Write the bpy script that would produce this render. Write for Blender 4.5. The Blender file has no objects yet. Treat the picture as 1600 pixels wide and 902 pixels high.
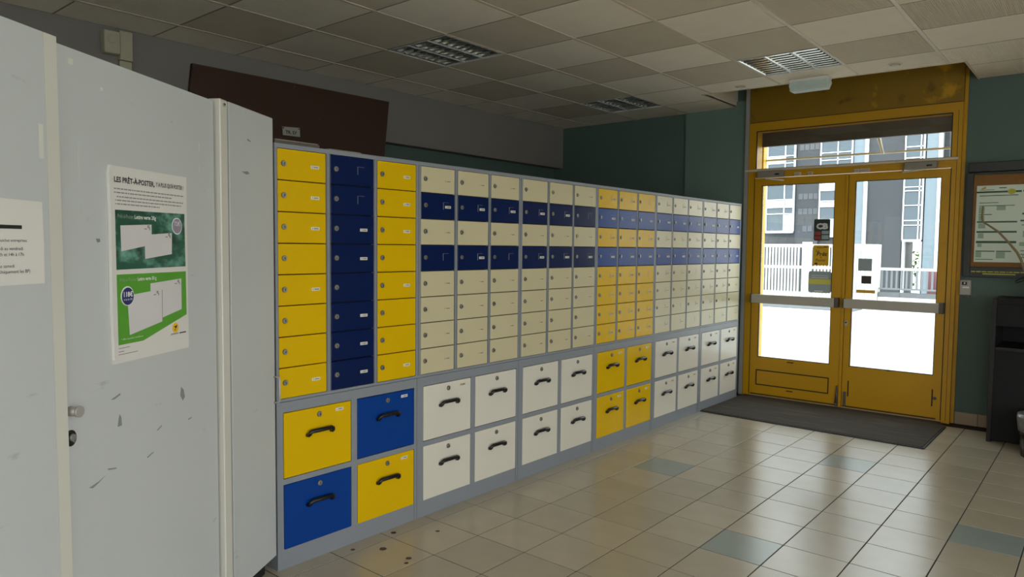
import bpy, bmesh, math, random
from mathutils import Vector, Matrix
random.seed(7)
S = bpy.context.scene
COL = S.collection
PI = math.pi
def lin(c):
    c = c / 255.0
    return c / 12.92 if c <= 0.04045 else ((c + 0.055) / 1.055) ** 2.4
def rgb(t): return (lin(t[0]), lin(t[1]), lin(t[2]), 1.0)

# ------------------------------------------------------------------ camera
F_PX = 1120.308
YAW, PITCH, ROLL = math.radians(40.04937), math.radians(-3.29233), math.radians(0.57491)
CAM = Vector((2.7661, -1.7059, 1.4394))
cy, sy, cp, sp = math.cos(YAW), math.sin(YAW), math.cos(PITCH), math.sin(PITCH)
fw = Vector((-sy * cp, cy * cp, sp)); rt = Vector((cy, sy, 0)); up = rt.cross(fw)
cr, sr = math.cos(ROLL), math.sin(ROLL)
r2 = rt * cr + up * sr; u2 = up * cr - rt * sr
cam = bpy.data.cameras.new('camera'); co = bpy.data.objects.new('camera', cam); COL.objects.link(co)
m = Matrix((r2, u2, -fw)).transposed().to_4x4(); m.translation = CAM
co.matrix_world = m
cam.sensor_width = 36.0; cam.lens = F_PX / 1600 * 36.0; cam.clip_start = 0.02; cam.clip_end = 300
S.camera = co

# ------------------------------------------------------------------ sky, daylight, exposure
SKY = 5.0
w = bpy.data.worlds.new('sky'); S.world = w; w.use_nodes = True
nt = w.node_tree; nt.nodes.clear()
out = nt.nodes.new('ShaderNodeOutputWorld'); bg = nt.nodes.new('ShaderNodeBackground')
tc = nt.nodes.new('ShaderNodeTexCoord'); sx = nt.nodes.new('ShaderNodeSeparateXYZ')
rp = nt.nodes.new('ShaderNodeValToRGB')
rp.color_ramp.elements[0].position = 0.0; rp.color_ramp.elements[0].color = (1.0, 0.98, 0.95, 1)
rp.color_ramp.elements[1].position = 0.7; rp.color_ramp.elements[1].color = (0.80, 0.91, 1.0, 1)
nt.links.new(tc.outputs['Generated'], sx.inputs[0]); nt.links.new(sx.outputs['Z'], rp.inputs[0])
nt.links.new(rp.outputs[0], bg.inputs['Color']); nt.links.new(bg.outputs[0], out.inputs[0])
bg.inputs['Strength'].default_value = SKY
def portal(name, loc, rot, sxy):                       # tells the sampler where daylight enters
    l = bpy.data.lights.new(name, 'AREA'); l.shape = 'RECTANGLE'; l.size, l.size_y = sxy
    l.cycles.is_portal = True
    o = bpy.data.objects.new(name, l); COL.objects.link(o); o.location = loc; o.rotation_euler = rot
RX = 5.6; BY = -4.2; FY = 5.25; LX = -2.43; CZ = 2.845
portal('daylight_door', (0.87, 5.34, 1.35), (-PI / 2, 0, 0), (1.7, 2.5))
portal('daylight_right', (RX + 0.16, -0.65, 1.25), (0, PI / 2, 0), (2.3, 6.1))
portal('daylight_back', (3.6, BY - 0.16, 1.25), (PI / 2, 0, 0), (3.2, 2.3))
S.view_settings.view_transform = 'Standard'; S.view_settings.look = 'None'
S.view_settings.exposure = -0.14; S.view_settings.gamma = 1.0; S.view_settings.use_curve_mapping = False
S.cycles.max_bounces = 12; S.cycles.diffuse_bounces = 8; S.cycles.glossy_bounces = 5
S.cycles.transparent_max_bounces = 16
S.cycles.sample_clamp_indirect = 6.0; S.cycles.caustics_reflective = False; S.cycles.caustics_refractive = False

# ------------------------------------------------------------------ materials
def M(name, col, rough=0.5, metal=0.0, var=0.08, vscale=6.0, bump=0.0, bscale=60.0, patches=None, rnd=0.0, spec=0.5, rib=0.0, coat=0.0):
    ma = bpy.data.materials.new(name); ma.use_nodes = True
    n = ma.node_tree.nodes; L = ma.node_tree.links
    b = n['Principled BSDF']
    b.inputs['Roughness'].default_value = rough; b.inputs['Metallic'].default_value = metal
    b.inputs['Specular IOR Level'].default_value = spec
    b.inputs['Coat Weight'].default_value = coat; b.inputs['Coat Roughness'].default_value = 0.12
    c = rgb(col)
    tcn = n.new('ShaderNodeTexCoord')
    nz = n.new('ShaderNodeTexNoise'); nz.inputs['Scale'].default_value = vscale; nz.inputs['Detail'].default_value = 5
    L.new(tcn.outputs['Object'], nz.inputs['Vector'])
    mx = n.new('ShaderNodeMixRGB')
    mx.inputs[1].default_value = tuple(max(0, x * (1 - var)) for x in c[:3]) + (1,)
    mx.inputs[2].default_value = tuple(min(1, x * (1 + var)) for x in c[:3]) + (1,)
    L.new(nz.outputs['Fac'], mx.inputs[0]); last = mx.outputs[0]
    for (pc, ps, lo, hi, stretch) in (patches or []):
        mp = n.new('ShaderNodeMapping'); mp.inputs['Scale'].default_value = stretch
        mp.inputs['Location'].default_value = (ps * 0.37, 1.3, ps * 0.11)
        L.new(tcn.outputs['Object'], mp.inputs[0])
        pn = n.new('ShaderNodeTexNoise'); pn.inputs['Scale'].default_value = ps; pn.inputs['Detail'].default_value = 6
        L.new(mp.outputs[0], pn.inputs['Vector'])
        rr = n.new('ShaderNodeValToRGB'); rr.color_ramp.elements[0].position = lo; rr.color_ramp.elements[1].position = hi
        L.new(pn.outputs['Fac'], rr.inputs[0])
        m2 = n.new('ShaderNodeMixRGB'); m2.inputs[2].default_value = rgb(pc)
        L.new(rr.outputs[0], m2.inputs[0]); L.new(last, m2.inputs[1]); last = m2.outputs[0]
    if rnd:
        oi = n.new('ShaderNodeObjectInfo'); mr = n.new('ShaderNodeMapRange')
        mr.inputs['To Min'].default_value = 1 - rnd; mr.inputs['To Max'].default_value = 1 + rnd
        L.new(oi.outputs['Random'], mr.inputs['Value'])
        vm = n.new('ShaderNodeVectorMath'); vm.operation = 'SCALE'
        L.new(last, vm.inputs[0]); L.new(mr.outputs[0], vm.inputs['Scale']); last = vm.outputs[0]
    L.new(last, b.inputs['Base Color'])
    if bump or rib:
        bp = n.new('ShaderNodeBump'); bp.inputs['Distance'].default_value = 0.002
        if rib:
            wv = n.new('ShaderNodeTexWave'); wv.inputs['Scale'].default_value = rib; wv.inputs['Distortion'].default_value = 0.3
            L.new(tcn.outputs['Object'], wv.inputs['Vector']); L.new(wv.outputs['Fac'], bp.inputs['Height'])
            bp.inputs['Strength'].default_value = 0.9
        else:
            bn = n.new('ShaderNodeTexNoise'); bn.inputs['Scale'].default_value = bscale; bn.inputs['Detail'].default_value = 3
            L.new(tcn.outputs['Object'], bn.inputs['Vector']); L.new(bn.outputs['Fac'], bp.inputs['Height'])
            bp.inputs['Strength'].default_value = bump
        L.new(bp.outputs[0], b.inputs['Normal'])
    return ma
def glass(name, tint=(0.93, 0.96, 0.95), refl=0.07):
    ma = bpy.data.materials.new(name); ma.use_nodes = True
    n = ma.node_tree.nodes; L = ma.node_tree.links; n.remove(n['Principled BSDF'])
    t = n.new('ShaderNodeBsdfTransparent'); t.inputs[0].default_value = tint + (1,)
    g = n.new('ShaderNodeBsdfGlossy'); g.inputs['Roughness'].default_value = 0.02
    mx = n.new('ShaderNodeMixShader'); mx.inputs[0].default_value = refl
    L.new(t.outputs[0], mx.inputs[1]); L.new(g.outputs[0], mx.inputs[2]); L.new(mx.outputs[0], n['Material Output'].inputs[0])
    return ma
one = (1, 1, 1)
YEL = M('yellow_enamel', (221, 180, 6), 0.25, var=0.04, vscale=3, spec=0.16)
BLU = M('navy_enamel', (12, 30, 76), 0.25, var=0.06, vscale=3, spec=0.2)
ROY = M('royal_blue_enamel_and_sheen', (8, 60, 138), 0.28, var=0.05, vscale=3, spec=0.2)
CRM = M('cream_enamel', (204, 195, 158), 0.25, var=0.04, vscale=3, spec=0.35)
WHT = M('ivory_enamel', (220, 216, 201), 0.28, var=0.03, vscale=3, spec=0.35)
FRM = M('grey_steel_frame', (134, 140, 146), 0.42, var=0.05, vscale=5)
DRK = M('dark_gap', (24, 22, 22), 0.8)
CHR = M('chrome', (170, 168, 160), 0.32, 0.8, var=0.05)
BLK = M('black_plastic', (20, 20, 20), 0.25, var=0.1)
LBL = M('label_white', (225, 222, 208), 0.5, var=0.05)
LBB = M('label_beige', (205, 190, 160), 0.5, var=0.05)
INK = M('grey_print', (95, 92, 88), 0.6)
HLD = M('clear_holder', (200, 200, 190), 0.12, var=0.02)
PAN = M('light_grey_panel', (194, 199, 198), 0.45, var=0.03, vscale=2, patches=[((158, 160, 161), 9, 0.70, 0.80, (1, 1, 2.5))], bump=0.03, bscale=200)
PAN2 = M('pale_grey_post', (208, 207, 196), 0.4, var=0.04, vscale=4)
SCUFF = M('scuff_grey', (134, 136, 137), 0.6)
TAPE = M('clear_tape', (205, 206, 200), 0.2)
CHIP = M('chipped_white', (215, 215, 205), 0.5)
TILE = M('beige_floor_tile', (178, 169, 149), 0.24, var=0.10, vscale=5, rnd=0.06, spec=0.55, patches=[((146, 134, 112), 7, 0.66, 0.85, one)], bump=0.05, bscale=35)
TILEB = M('blue_grey_floor_tile', (146, 156, 151), 0.24, var=0.08, vscale=5, bump=0.05, bscale=35)
GRT = M('dark_grout', (44, 35, 28), 0.85, var=0.2)
SKT = M('beige_skirting_tile', (160, 142, 116), 0.35, var=0.08)
STAIN = M('floor_stain', (60, 54, 46), 0.5)
CEI = M('mineral_ceiling_tile', (247, 236, 216), 0.9, var=0.05, vscale=8, rnd=0.03, rib=31.0)
CED = M('rib_shaded_ceiling_tile', (216, 203, 180), 0.9, var=0.06, vscale=8, rnd=0.03, rib=31.0)  # same ribbed tile, darker: shade of the ribs put into the colour
RUN = M('ceiling_runner', (214, 200, 178), 0.5)
CRS = M('cross_runner_grey', (150, 138, 120), 0.7)
SLAB = M('ceiling_void', (60, 55, 48), 0.95)
WGR = M('green_wall_paint', (84, 104, 96), 0.75, var=0.06, vscale=2.5, bump=0.1, bscale=120)
WGL = M('pale_green_wall', (104, 128, 118), 0.7, var=0.05, vscale=2.5, bump=0.1, bscale=120)
WGY = M('grey_beam_paint', (132, 127, 121), 0.8, var=0.05, vscale=3, bump=0.1, bscale=100)
WOFF = M('off_white_paint', (205, 202, 194), 0.8, var=0.04)
BRN = M('brown_board', (62, 37, 21), 0.6, var=0.12, vscale=4, patches=[((80, 50, 34), 18, 0.70, 0.76, one)])
DYL = M('door_yellow', (190, 142, 0), 0.40, var=0.08, vscale=3, patches=[((176, 124, 6), 4, 0.64, 0.80, one)])
HYL = M('header_yellow', (138, 104, 4), 0.5, var=0.16, vscale=4, patches=[((196, 148, 8), 4.2, 0.64, 0.72, one), ((96, 66, 8), 6, 0.60, 0.76, one)])
DYG = M('yellow_outdoor', (232, 184, 10), 0.4)
GSK = M('black_gasket', (18, 16, 14), 0.6)
ALU = M('aluminium', (176, 174, 168), 0.38, 0.35, var=0.04)
ALUW = M('white_aluminium', (226, 226, 222), 0.4)
CLO = M('closer_grey', (134, 128, 116), 0.45)
RAL = M('pale_rail', (206, 196, 178), 0.45)
BAR = M('push_bar_grey', (172, 168, 156), 0.45)
BARD = M('push_bar_cap', (86, 78, 70), 0.5)
SHB = M('brown_shutter_box', (64, 50, 40), 0.6)
MAT = M('entrance_mat', (66, 58, 48), 0.95, var=0.25, vscale=30, bump=0.8, bscale=350, patches=[((88, 79, 68), 3, 0.5, 0.75, (1, 6, 1))])
MATE = M('mat_rubber_edge', (34, 32, 30), 0.7)
CORK = M('cork', (132, 94, 48), 0.85, var=0.2, vscale=40)
BFR = M('dark_board_frame', (44, 48, 46), 0.45)
PAP = M('paper', (222, 220, 214), 0.6, var=0.02)
PAPG = M('notice_paper', (208, 220, 204), 0.6, var=0.03)
TXT = M('black_print', (34, 34, 36), 0.6)
TXG = M('grey_fine_print', (138, 138, 140), 0.6)
TXW = M('white_print', (232, 238, 230), 0.6)
GRD = M('dark_green_print', (26, 86, 64), 0.45, var=0.4, vscale=9, patches=[((120, 176, 158), 16, 0.50, 0.74, (1, 1, 1.7)), ((12, 54, 40), 13, 0.54, 0.7, one)])
GRB = M('leaf_green_print', (84, 160, 40), 0.45, var=0.12, vscale=9)
ENV = M('envelope_print', (214, 212, 212), 0.5)
NVY = M('navy_print', (38, 40, 104), 0.5)
PNK = M('mauve_print', (150, 140, 160), 0.5)
LGY = M('logo_yellow', (240, 190, 20), 0.5)
GHD = M('green_header_print', (52, 88, 62), 0.6)
GPL = M('pale_green_print', (148, 172, 146), 0.6)
YGR = M('yellow_green_print', (178, 178, 56), 0.6)
STG = M('sticker_dark_green', (40, 60, 54), 0.4)
STR = M('sticker_red', (150, 54, 50), 0.4)
STY = M('sticker_grey', (150, 164, 168), 0.4)
STO = M('sticker_ochre', (196, 150, 40), 0.4)
STK = M('sticker_black', (62, 50, 50), 0.4)
STM = M('sticker_yellow', (214, 168, 24), 0.4)
STL = M('sticker_lime', (205, 200, 90), 0.4)
DSK = M('charcoal_cabinet', (26, 26, 27), 0.6, var=0.08, spec=0.2)
DSKE = M('charcoal_edge', (36, 34, 34), 0.55, spec=0.3)
BAG = M('bin_bag', (120, 122, 122), 0.3, bump=0.6, bscale=30)
TWG = M('dry_stem', (128, 112, 82), 0.8, var=0.2)
LEAF = M('dark_leaf', (40, 62, 36), 0.5)
POT = M('dark_pot', (50, 46, 42), 0.6)
SOIL = M('soil', (42, 32, 24), 0.95)
CBX = M('cream_plastic', (180, 176, 150), 0.5, var=0.05)
KEY = M('grey_plastic', (168, 166, 158), 0.45)
MIR = M('mirror_louvre', (226, 226, 220), 0.20, 0.85, var=0.02)
TUBE = M('unlit_tube', (225, 225, 220), 0.3)
PRS = M('prismatic_cover', (206, 218, 212), 0.22, var=0.1, vscale=25, bump=0.6, bscale=60)
PAV = M('pale_pavement', (200, 197, 192), 0.8, var=0.12, vscale=1.2, patches=[((170, 165, 158), 0.9, 0.6, 0.7, (0.5, 3, 1))])
BNC = M('light_bounce_ground', (226, 220, 210), 0.9, var=0.06, vscale=3)  # unseen ground made near white to bounce light onto the ceiling
FEN = M('white_fence_paint', (236, 234, 228), 0.5)
RAI = M('grey_railing_paint', (118, 122, 126), 0.5)
RAIW = M('white_railing_rail', (200, 202, 204), 0.5)
BGR = M('slate_cladding', (66, 69, 74), 0.6, var=0.12, vscale=1.2)
BGL = M('slate_cladding_pale', (92, 95, 99), 0.6, var=0.05)
BLB = M('pale_blue_cladding', (128, 142, 152), 0.5, var=0.05)
BWH = M('white_window_frame', (235, 236, 240), 0.5)
BGS = M('far_window_glass', (84, 98, 108), 0.12, var=0.15, vscale=1.0)
BGD = M('far_window_dark', (34, 38, 42), 0.15)
BLN = M('far_window_blind', (226, 226, 222), 0.7)
RED = M('pinkish_panel', (150, 96, 100), 0.7)
CRB = M('grey_kerb', (104, 106, 108), 0.8, var=0.15)
GRN = M('far_shrub', (110, 140, 66), 0.8, var=0.4, vscale=8)
GLS = glass('door_glass')
GLR = glass('side_window_glass', (0.97, 0.98, 1.0), 0.05)
BLD = M('brick_dark', (44, 46, 48), 0.8)

# ------------------------------------------------------------------ mesh helpers
class MB:
    def __init__(s): s.bm = bmesh.new(); s.mats = []
    def mi(s, mt):
        if mt not in s.mats: s.mats.append(mt)
        return s.mats.index(mt)
    def _fin(s, faces, mt, smooth=False):
        i = s.mi(mt)
        for f in faces: f.material_index = i; f.smooth = smooth
    def box(s, x0, x1, y0, y1, z0, z1, mt, bev=0.0):
        vs = [s.bm.verts.new(p) for p in ((x0, y0, z0), (x1, y0, z0), (x1, y1, z0), (x0, y1, z0), (x0, y0, z1), (x1, y0, z1), (x1, y1, z1), (x0, y1, z1))]
        fs = [s.bm.faces.new([vs[i] for i in q]) for q in ((0, 3, 2, 1), (4, 5, 6, 7), (0, 1, 5, 4), (1, 2, 6, 5), (2, 3, 7, 6), (3, 0, 4, 7))]
        s._fin(fs, mt)
        if bev:
            es = list({e for f in fs for e in f.edges})
            r = bmesh.ops.bevel(s.bm, geom=es, offset=bev, segments=1, affect='EDGES', profile=0.5)
            s._fin(r['faces'], mt)
        return s
    def prism(s, pts, y0, y1, mt):                   # polygon in x-z, extruded along y
        a = [s.bm.verts.new((p[0], y0, p[1])) for p in pts]; b = [s.bm.verts.new((p[0], y1, p[1])) for p in pts]
        n = len(pts); fs = [s.bm.faces.new(a), s.bm.faces.new(b[::-1])]
        for i in range(n): fs.append(s.bm.faces.new((a[i], b[i], b[(i + 1) % n], a[(i + 1) % n])))
        bmesh.ops.recalc_face_normals(s.bm, faces=fs); s._fin(fs, mt); return s
    def slab(s, pts, z0, z1, mt):                    # polygon in x-y, extruded along z
        a = [s.bm.verts.new((p[0], p[1], z0)) for p in pts]; b = [s.bm.verts.new((p[0], p[1], z1)) for p in pts]
        n = len(pts); fs = [s.bm.faces.new(a[::-1]), s.bm.faces.new(b)]
        for i in range(n): fs.append(s.bm.faces.new((a[i], a[(i + 1) % n], b[(i + 1) % n], b[i])))
        bmesh.ops.recalc_face_normals(s.bm, faces=fs); s._fin(fs, mt); return s
    def cyl(s, p0, p1, r0, mt, r1=None, n=12, smooth=True):
        return s.tube([p0, p1], [r0, r0 if r1 is None else r1], mt, n, smooth)
    def tube(s, pts, rad, mt, n=8, smooth=True, squash=1.0):
        pts = [Vector(p) for p in pts]
        if not isinstance(rad, (list, tuple)): rad = [rad] * len(pts)
        rings = []; prev = None
        for i, p in enumerate(pts):
            t = (pts[min(i + 1, len(pts) - 1)] - pts[max(i - 1, 0)]).normalized()
            if prev is None:
                a = Vector((0, 0, 1)) if abs(t.z) < 0.9 else Vector((1, 0, 0)); u = t.cross(a).normalized()
            else: u = (prev - t * prev.dot(t)).normalized()
            prev = u; v = t.cross(u)
            rings.append([s.bm.verts.new(p + (u * math.cos(q * 2 * PI / n) + v * math.sin(q * 2 * PI / n) * squash) * rad[i]) for q in range(n)])
        fs = []
        for i in range(len(rings) - 1):
            for q in range(n): fs.append(s.bm.faces.new((rings[i][q], rings[i][(q + 1) % n], rings[i + 1][(q + 1) % n], rings[i + 1][q])))
        s._fin(fs, mt, smooth)
        caps = [s.bm.faces.new(rings[0][::-1]), s.bm.faces.new(rings[-1])]
        s._fin(caps, mt); bmesh.ops.recalc_face_normals(s.bm, faces=fs + caps); return s
    def disc(s, cx, cz, r, y0, y1, mt, n=24, rz=None):
        return s.prism([(cx + r * math.cos(2 * PI * i / n), cz + (rz or r) * math.sin(2 * PI * i / n)) for i in range(n)], y0, y1, mt)
    def mesh(s, name):
        me = bpy.data.meshes.new(name); s.bm.to_mesh(me); s.bm.free()
        for mt in s.mats: me.materials.append(mt)
        return me
    def build(s, name, parent=None, loc=(0, 0, 0), rz=0.0):
        return put(name, s.mesh(name), parent, loc, rz)
def put(name, data, parent=None, loc=(0, 0, 0), rz=0.0):
    o = bpy.data.objects.new(name, data); COL.objects.link(o)
    o.location = loc; o.rotation_euler = (0, 0, rz)
    if parent: o.parent = parent
    return o
def tag(o, label=None, cat=None, group=None, kind=None):
    if label: o['label'] = label
    if cat: o['category'] = cat
    if group: o['group'] = group
    if kind: o['kind'] = kind
    return o
def thing(name, label, cat, loc=(0, 0, 0), rz=0.0, group=None):
    return tag(put(name, None, None, loc, rz), label, cat, group)
def box(x0, x1, y0, y1, z0, z1, mt, name, parent=None, bev=0.0, loc=(0, 0, 0), rz=0.0):
    return MB().box(x0, x1, y0, y1, z0, z1, mt, bev).build(name, parent, loc, rz)
def words(body, size, x, y, z, mt, parent, name='lettering', align='LEFT', width=None, shear=0.0, bold=0.0):
    cu = bpy.data.curves.new(name, 'FONT'); cu.body = body; cu.size = size; cu.align_x = align
    cu.resolution_u = 2; cu.shear = shear; cu.offset = bold
    t = bpy.data.objects.new(name, cu); COL.objects.link(t)
    bpy.context.view_layer.update()
    me = bpy.data.meshes.new_from_object(t.evaluated_get(bpy.context.evaluated_depsgraph_get()))
    bpy.data.objects.remove(t); bpy.data.curves.remove(cu)
    xs = [v.co.x for v in me.vertices]
    k = width / (max(xs) - min(xs)) if width and xs else 1.0
    me.transform(Matrix(((k, 0, 0, 0), (0, 0, 0, 0), (0, 1, 0, 0), (0, 0, 0, 1))))
    me.materials.clear(); me.materials.append(mt); me.name = name
    return put(name, me, parent, (x, y, z))

# ------------------------------------------------------------------ setting: floor
TX, TY, TDX, TDY = 0.0884, 0.2742, 0.2997, 0.3005
floor = tag(box(LX - 0.2, RX + 0.2, BY - 0.2, FY + 0.1, -0.12, -0.0025, GRT, 'floor'), kind='structure')
def tile_mesh(mt, name):
    return MB().box(-TDX / 2 + 0.0026, TDX / 2 - 0.0026, -TDY / 2 + 0.0026, TDY / 2 - 0.0026, -0.012, 0.0, mt, 0.0012).mesh(name)
tm, tmb = tile_mesh(TILE, 'floor_tile'), tile_mesh(TILEB, 'floor_tile_blue')
blue_cells = {(1, 7), (4, 4), (7, 7), (4, 10)}
rest = MB()
for i in range(-9, 19):
    for j in range(-16, 17):
        x, y = TX + (i + 0.5) * TDX, TY + (j + 0.5) * TDY
        if x - TDX / 2 < LX or x + TDX / 2 > RX or y - TDY / 2 < BY or y + TDY / 2 > FY + 0.12: continue
        if -1 <= i <= 10 and -4 <= j <= 16:
            bl = (i, j) in blue_cells
            o = put('floor_tile', tmb if bl else tm, floor, (x, y, 0), 0.0)
            if bl: o['label'] = 'blue grey tile'
        else:
            rest.box(x - TDX / 2 + 0.0016, x + TDX / 2 - 0.0016, y - TDY / 2 + 0.0016, y + TDY / 2 - 0.0016, -0.012, 0.0, TILE)
tag(rest.build('floor_tile_field', floor), kind='stuff')
st = MB()
for (x, y, r) in ((0.24, 0.02, 0.014), (0.06, 0.36, 0.010), (0.05, 0.62, 0.013), (0.2, 0.78, 0.010), (0.33, 0.47, 0.012), (0.36, 0.43, 0.009), (0.16, 0.46, 0.016)):
    st.slab([(x + r * (1 + 0.3 * random.random()) * math.cos(a * PI / 4), y + r * (1 + 0.3 * random.random()) * math.sin(a * PI / 4)) for a in range(8)], 0.0001, 0.0006, STAIN)
tag(st.build('stain', floor), kind='stuff')

# ------------------------------------------------------------------ setting: walls
wl = tag(box(LX - 0.2, LX, BY - 0.2, FY + 0.2, 0, 3.3, WGR, 'wall_left'), kind='structure')
tag(box(LX, -2.31, BY, FY, 2.378, CZ + 0.3, WGY, 'trim_1'), kind='structure')
wf = MB()
wf.box(LX, -0.045, FY, FY + 0.22, 0, 3.3, WGR).box(1.785, RX + 0.2, FY, FY + 0.22, 0, 3.3, WGR).box(-0.045, 1.785, FY, FY + 0.22, 3.02, 3.3, WGR)
wf.box(-0.715, -0.045, FY - 0.03, FY, 0, 2.9, WGL)  # strip beside the door, a paler green than the rest
wfo = tag(wf.build('wall_far'), kind='structure')
tag(box(-0.062, -0.024, FY - 0.062, FY - 0.031, 0.0, 3.02, ALU, 'trim_2'), kind='structure')
# side walls with the shop windows that light the room (outside the frame)
wr = MB()
wr.box(RX, RX + 0.2, BY - 0.2, -3.7, 0, 3.3, WOFF).box(RX, RX + 0.2, 2.4, FY, 0, 3.3, WOFF)
wr.box(RX, RX + 0.2, -3.7, 2.4, 0, 0.1, WOFF).box(RX, RX + 0.2, -3.7, 2.4, 2.4, 3.3, WOFF)
tag(wr.build('wall_right'), kind='structure')
wb = MB()
wb.box(LX, 2.0, BY - 0.2, BY, 0, 3.3, WOFF).box(5.2, RX, BY - 0.2, BY, 0, 3.3, WOFF)
wb.box(2.0, 5.2, BY - 0.2, BY, 0, 0.1, WOFF).box(2.0, 5.2, BY - 0.2, BY, 2.4, 3.3, WOFF)
tag(wb.build('wall_back'), kind='structure')
def shop_window(name, n, length, loc, rz):
    f = MB(); f.box(0, length, 0.05, 0.11, 0.1, 0.15, ALU).box(0, length, 0.05, 0.11, 2.35, 2.4, ALU)
    for k in range(n + 1):
        x = length * k / n; f.box(min(max(x - 0.03, 0), length - 0.06), min(max(x + 0.03, 0.06), length), 0.05, 0.11, 0.15, 2.35, ALU)
    o = tag(f.build(name, None, loc, rz), kind='structure')
    for k in range(n):
        box(length * k / n + 0.06, length * (k + 1) / n - 0.06, 0.075, 0.085, 0.15, 2.35, GLR, 'window_pane', o)
shop_window('window_1', 4, 6.1, (RX, 2.4, 0), -PI / 2)
shop_window('window_2', 2, 3.2, (5.2, BY, 0), PI)
# skirting
sk = MB()
for k in range(13):
    x0 = 1.767 + 0.2 * k
    if x0 + 0.2 > RX: break
    o = None
base = tag(box(1.79, RX, FY - 0.004, FY, 0.0, 0.1, GRT, 'baseboard_far'), kind='structure')
x = 1.79
for k in range(12):
    x1 = 1.955 if k == 0 else x + 0.3
    box(x + 0.001, x1 - 0.002, FY - 0.014, FY - 0.004, 0.001, 0.102, SKT, 'skirting_tile', base, 0.001); x = x1

# ------------------------------------------------------------------ setting: ceiling
GX, GDX, GY, GDY = -0.70, 0.611, 1.715, 0.602
NX0, NX1, NY0, NY1 = -0.175, 1.845, 4.468, 4.568        # notch over the door
def nfy(x): return NY0 + (NY1 - NY0) * (x - NX0) / (NX1 - NX0)
ceil = tag(box(LX - 0.2, RX + 0.2, BY - 0.2, FY + 0.2, 3.12, 3.3, SLAB, 'ceiling'), kind='structure')
lights_at = {(-1, 0), (2, 3), (-1, 4)}
ctm, ctd = [MB().box(-0.2945, 0.2945, -0.2945, 0.2945, CZ + 0.001, CZ + 0.014, mt, 0.002).mesh('ceiling_tile') for mt in (CEI, CED)]
rest = MB()
def clipped(x0, x1, y0, y1, mb):
    # leave the notch over the door free
    if y1 <= 4.46 or x1 <= NX0 or x0 >= NX1:
        mb.box(x0, x1, y0, y1, CZ + 0.001, CZ + 0.014, CEI); return
    a, b = max(x0, NX0), min(x1, NX1)
    if x0 < NX0: mb.box(x0, NX0, y0, y1, CZ + 0.001, CZ + 0.014, CEI)
    if x1 > NX1: mb.box(NX1, x1, y0, y1, CZ + 0.001, CZ + 0.014, CEI)
    if y0 < nfy(a) and a < b:
        mb.slab([(a, y0), (b, y0), (b, min(y1, nfy(b))), (a, min(y1, nfy(a)))], CZ + 0.001, CZ + 0.014, CEI)
for i in range(-4, 11):
    for j in range(-10, 7):
        if (i, j) in lights_at: continue
        x0, x1 = max(GX + i * GDX, -2.31), min(GX + (i + 1) * GDX, RX)
        y0, y1 = max(GY + j * GDY, BY), min(GY + (j + 1) * GDY, FY)
        if x1 - x0 < 0.03 or y1 - y0 < 0.03: continue
        full = x1 - x0 > 0.6 and y1 - y0 > 0.6 and not (j >= 4 and -1 < i < 5)
        near = -4 <= i <= 5 and -6 <= j
        if near and full:
            put('ceiling_tile', ctm if (i + j) % 2 else ctd, ceil, ((x0 + x1) / 2, (y0 + y1) / 2, 0), PI / 2 if (i + j) % 2 else 0.0)
        elif near:
            mb = MB(); clipped(x0 + 0.011, x1 - 0.011, y0 + 0.006, y1 - 0.006, mb)
            if len(mb.bm.faces): mb.build('ceiling_tile', ceil)
        else: rest.box(x0 + 0.011, x1 - 0.011, y0 + 0.006, y1 - 0.006, CZ + 0.001, CZ + 0.014, CEI)
tag(rest.build('ceiling_tile_field', ceil), kind='stuff')
for i in range(-2, 11):
    x = GX + i * GDX
    y1 = nfy(x) - 0.01 if NX0 < x < NX1 else FY
    box(x - 0.011, x + 0.011, BY, y1, CZ - 0.002, CZ + 0.02, RUN, 'ceiling_runner', ceil)
for j in range(-9, 6):
    y = GY + j * GDY
    if y > 4.4:
        box(-2.31, NX0 - 0.02, y - 0.006, y + 0.006, CZ + 0.0015, CZ + 0.02, CRS, 'cross_runner', ceil)
        box(NX1 + 0.02, RX, y - 0.006, y + 0.006, CZ + 0.0015, CZ + 0.02, CRS, 'cross_runner', ceil)
    else: box(-2.31, RX, y - 0.006, y + 0.006, CZ + 0.0015, CZ + 0.02, CRS, 'cross_runner', ceil)
# upstands closing the notch, with a pale angle along its rim
MB().slab([(NX0, NY0 - 0.012), (NX1, NY1 - 0.012), (NX1, NY1), (NX0, NY0)], CZ - 0.004, 3.12, RUN).build('notch_front', ceil)
box(NX0 - 0.012, NX0, NY0 - 0.012, FY, CZ - 0.004, 3.12, RUN, 'notch_side', ceil)
box(NX1, NX1 + 0.012, NY1 - 0.012, FY, CZ - 0.004, 3.12, RUN, 'notch_side', ceil)

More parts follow.
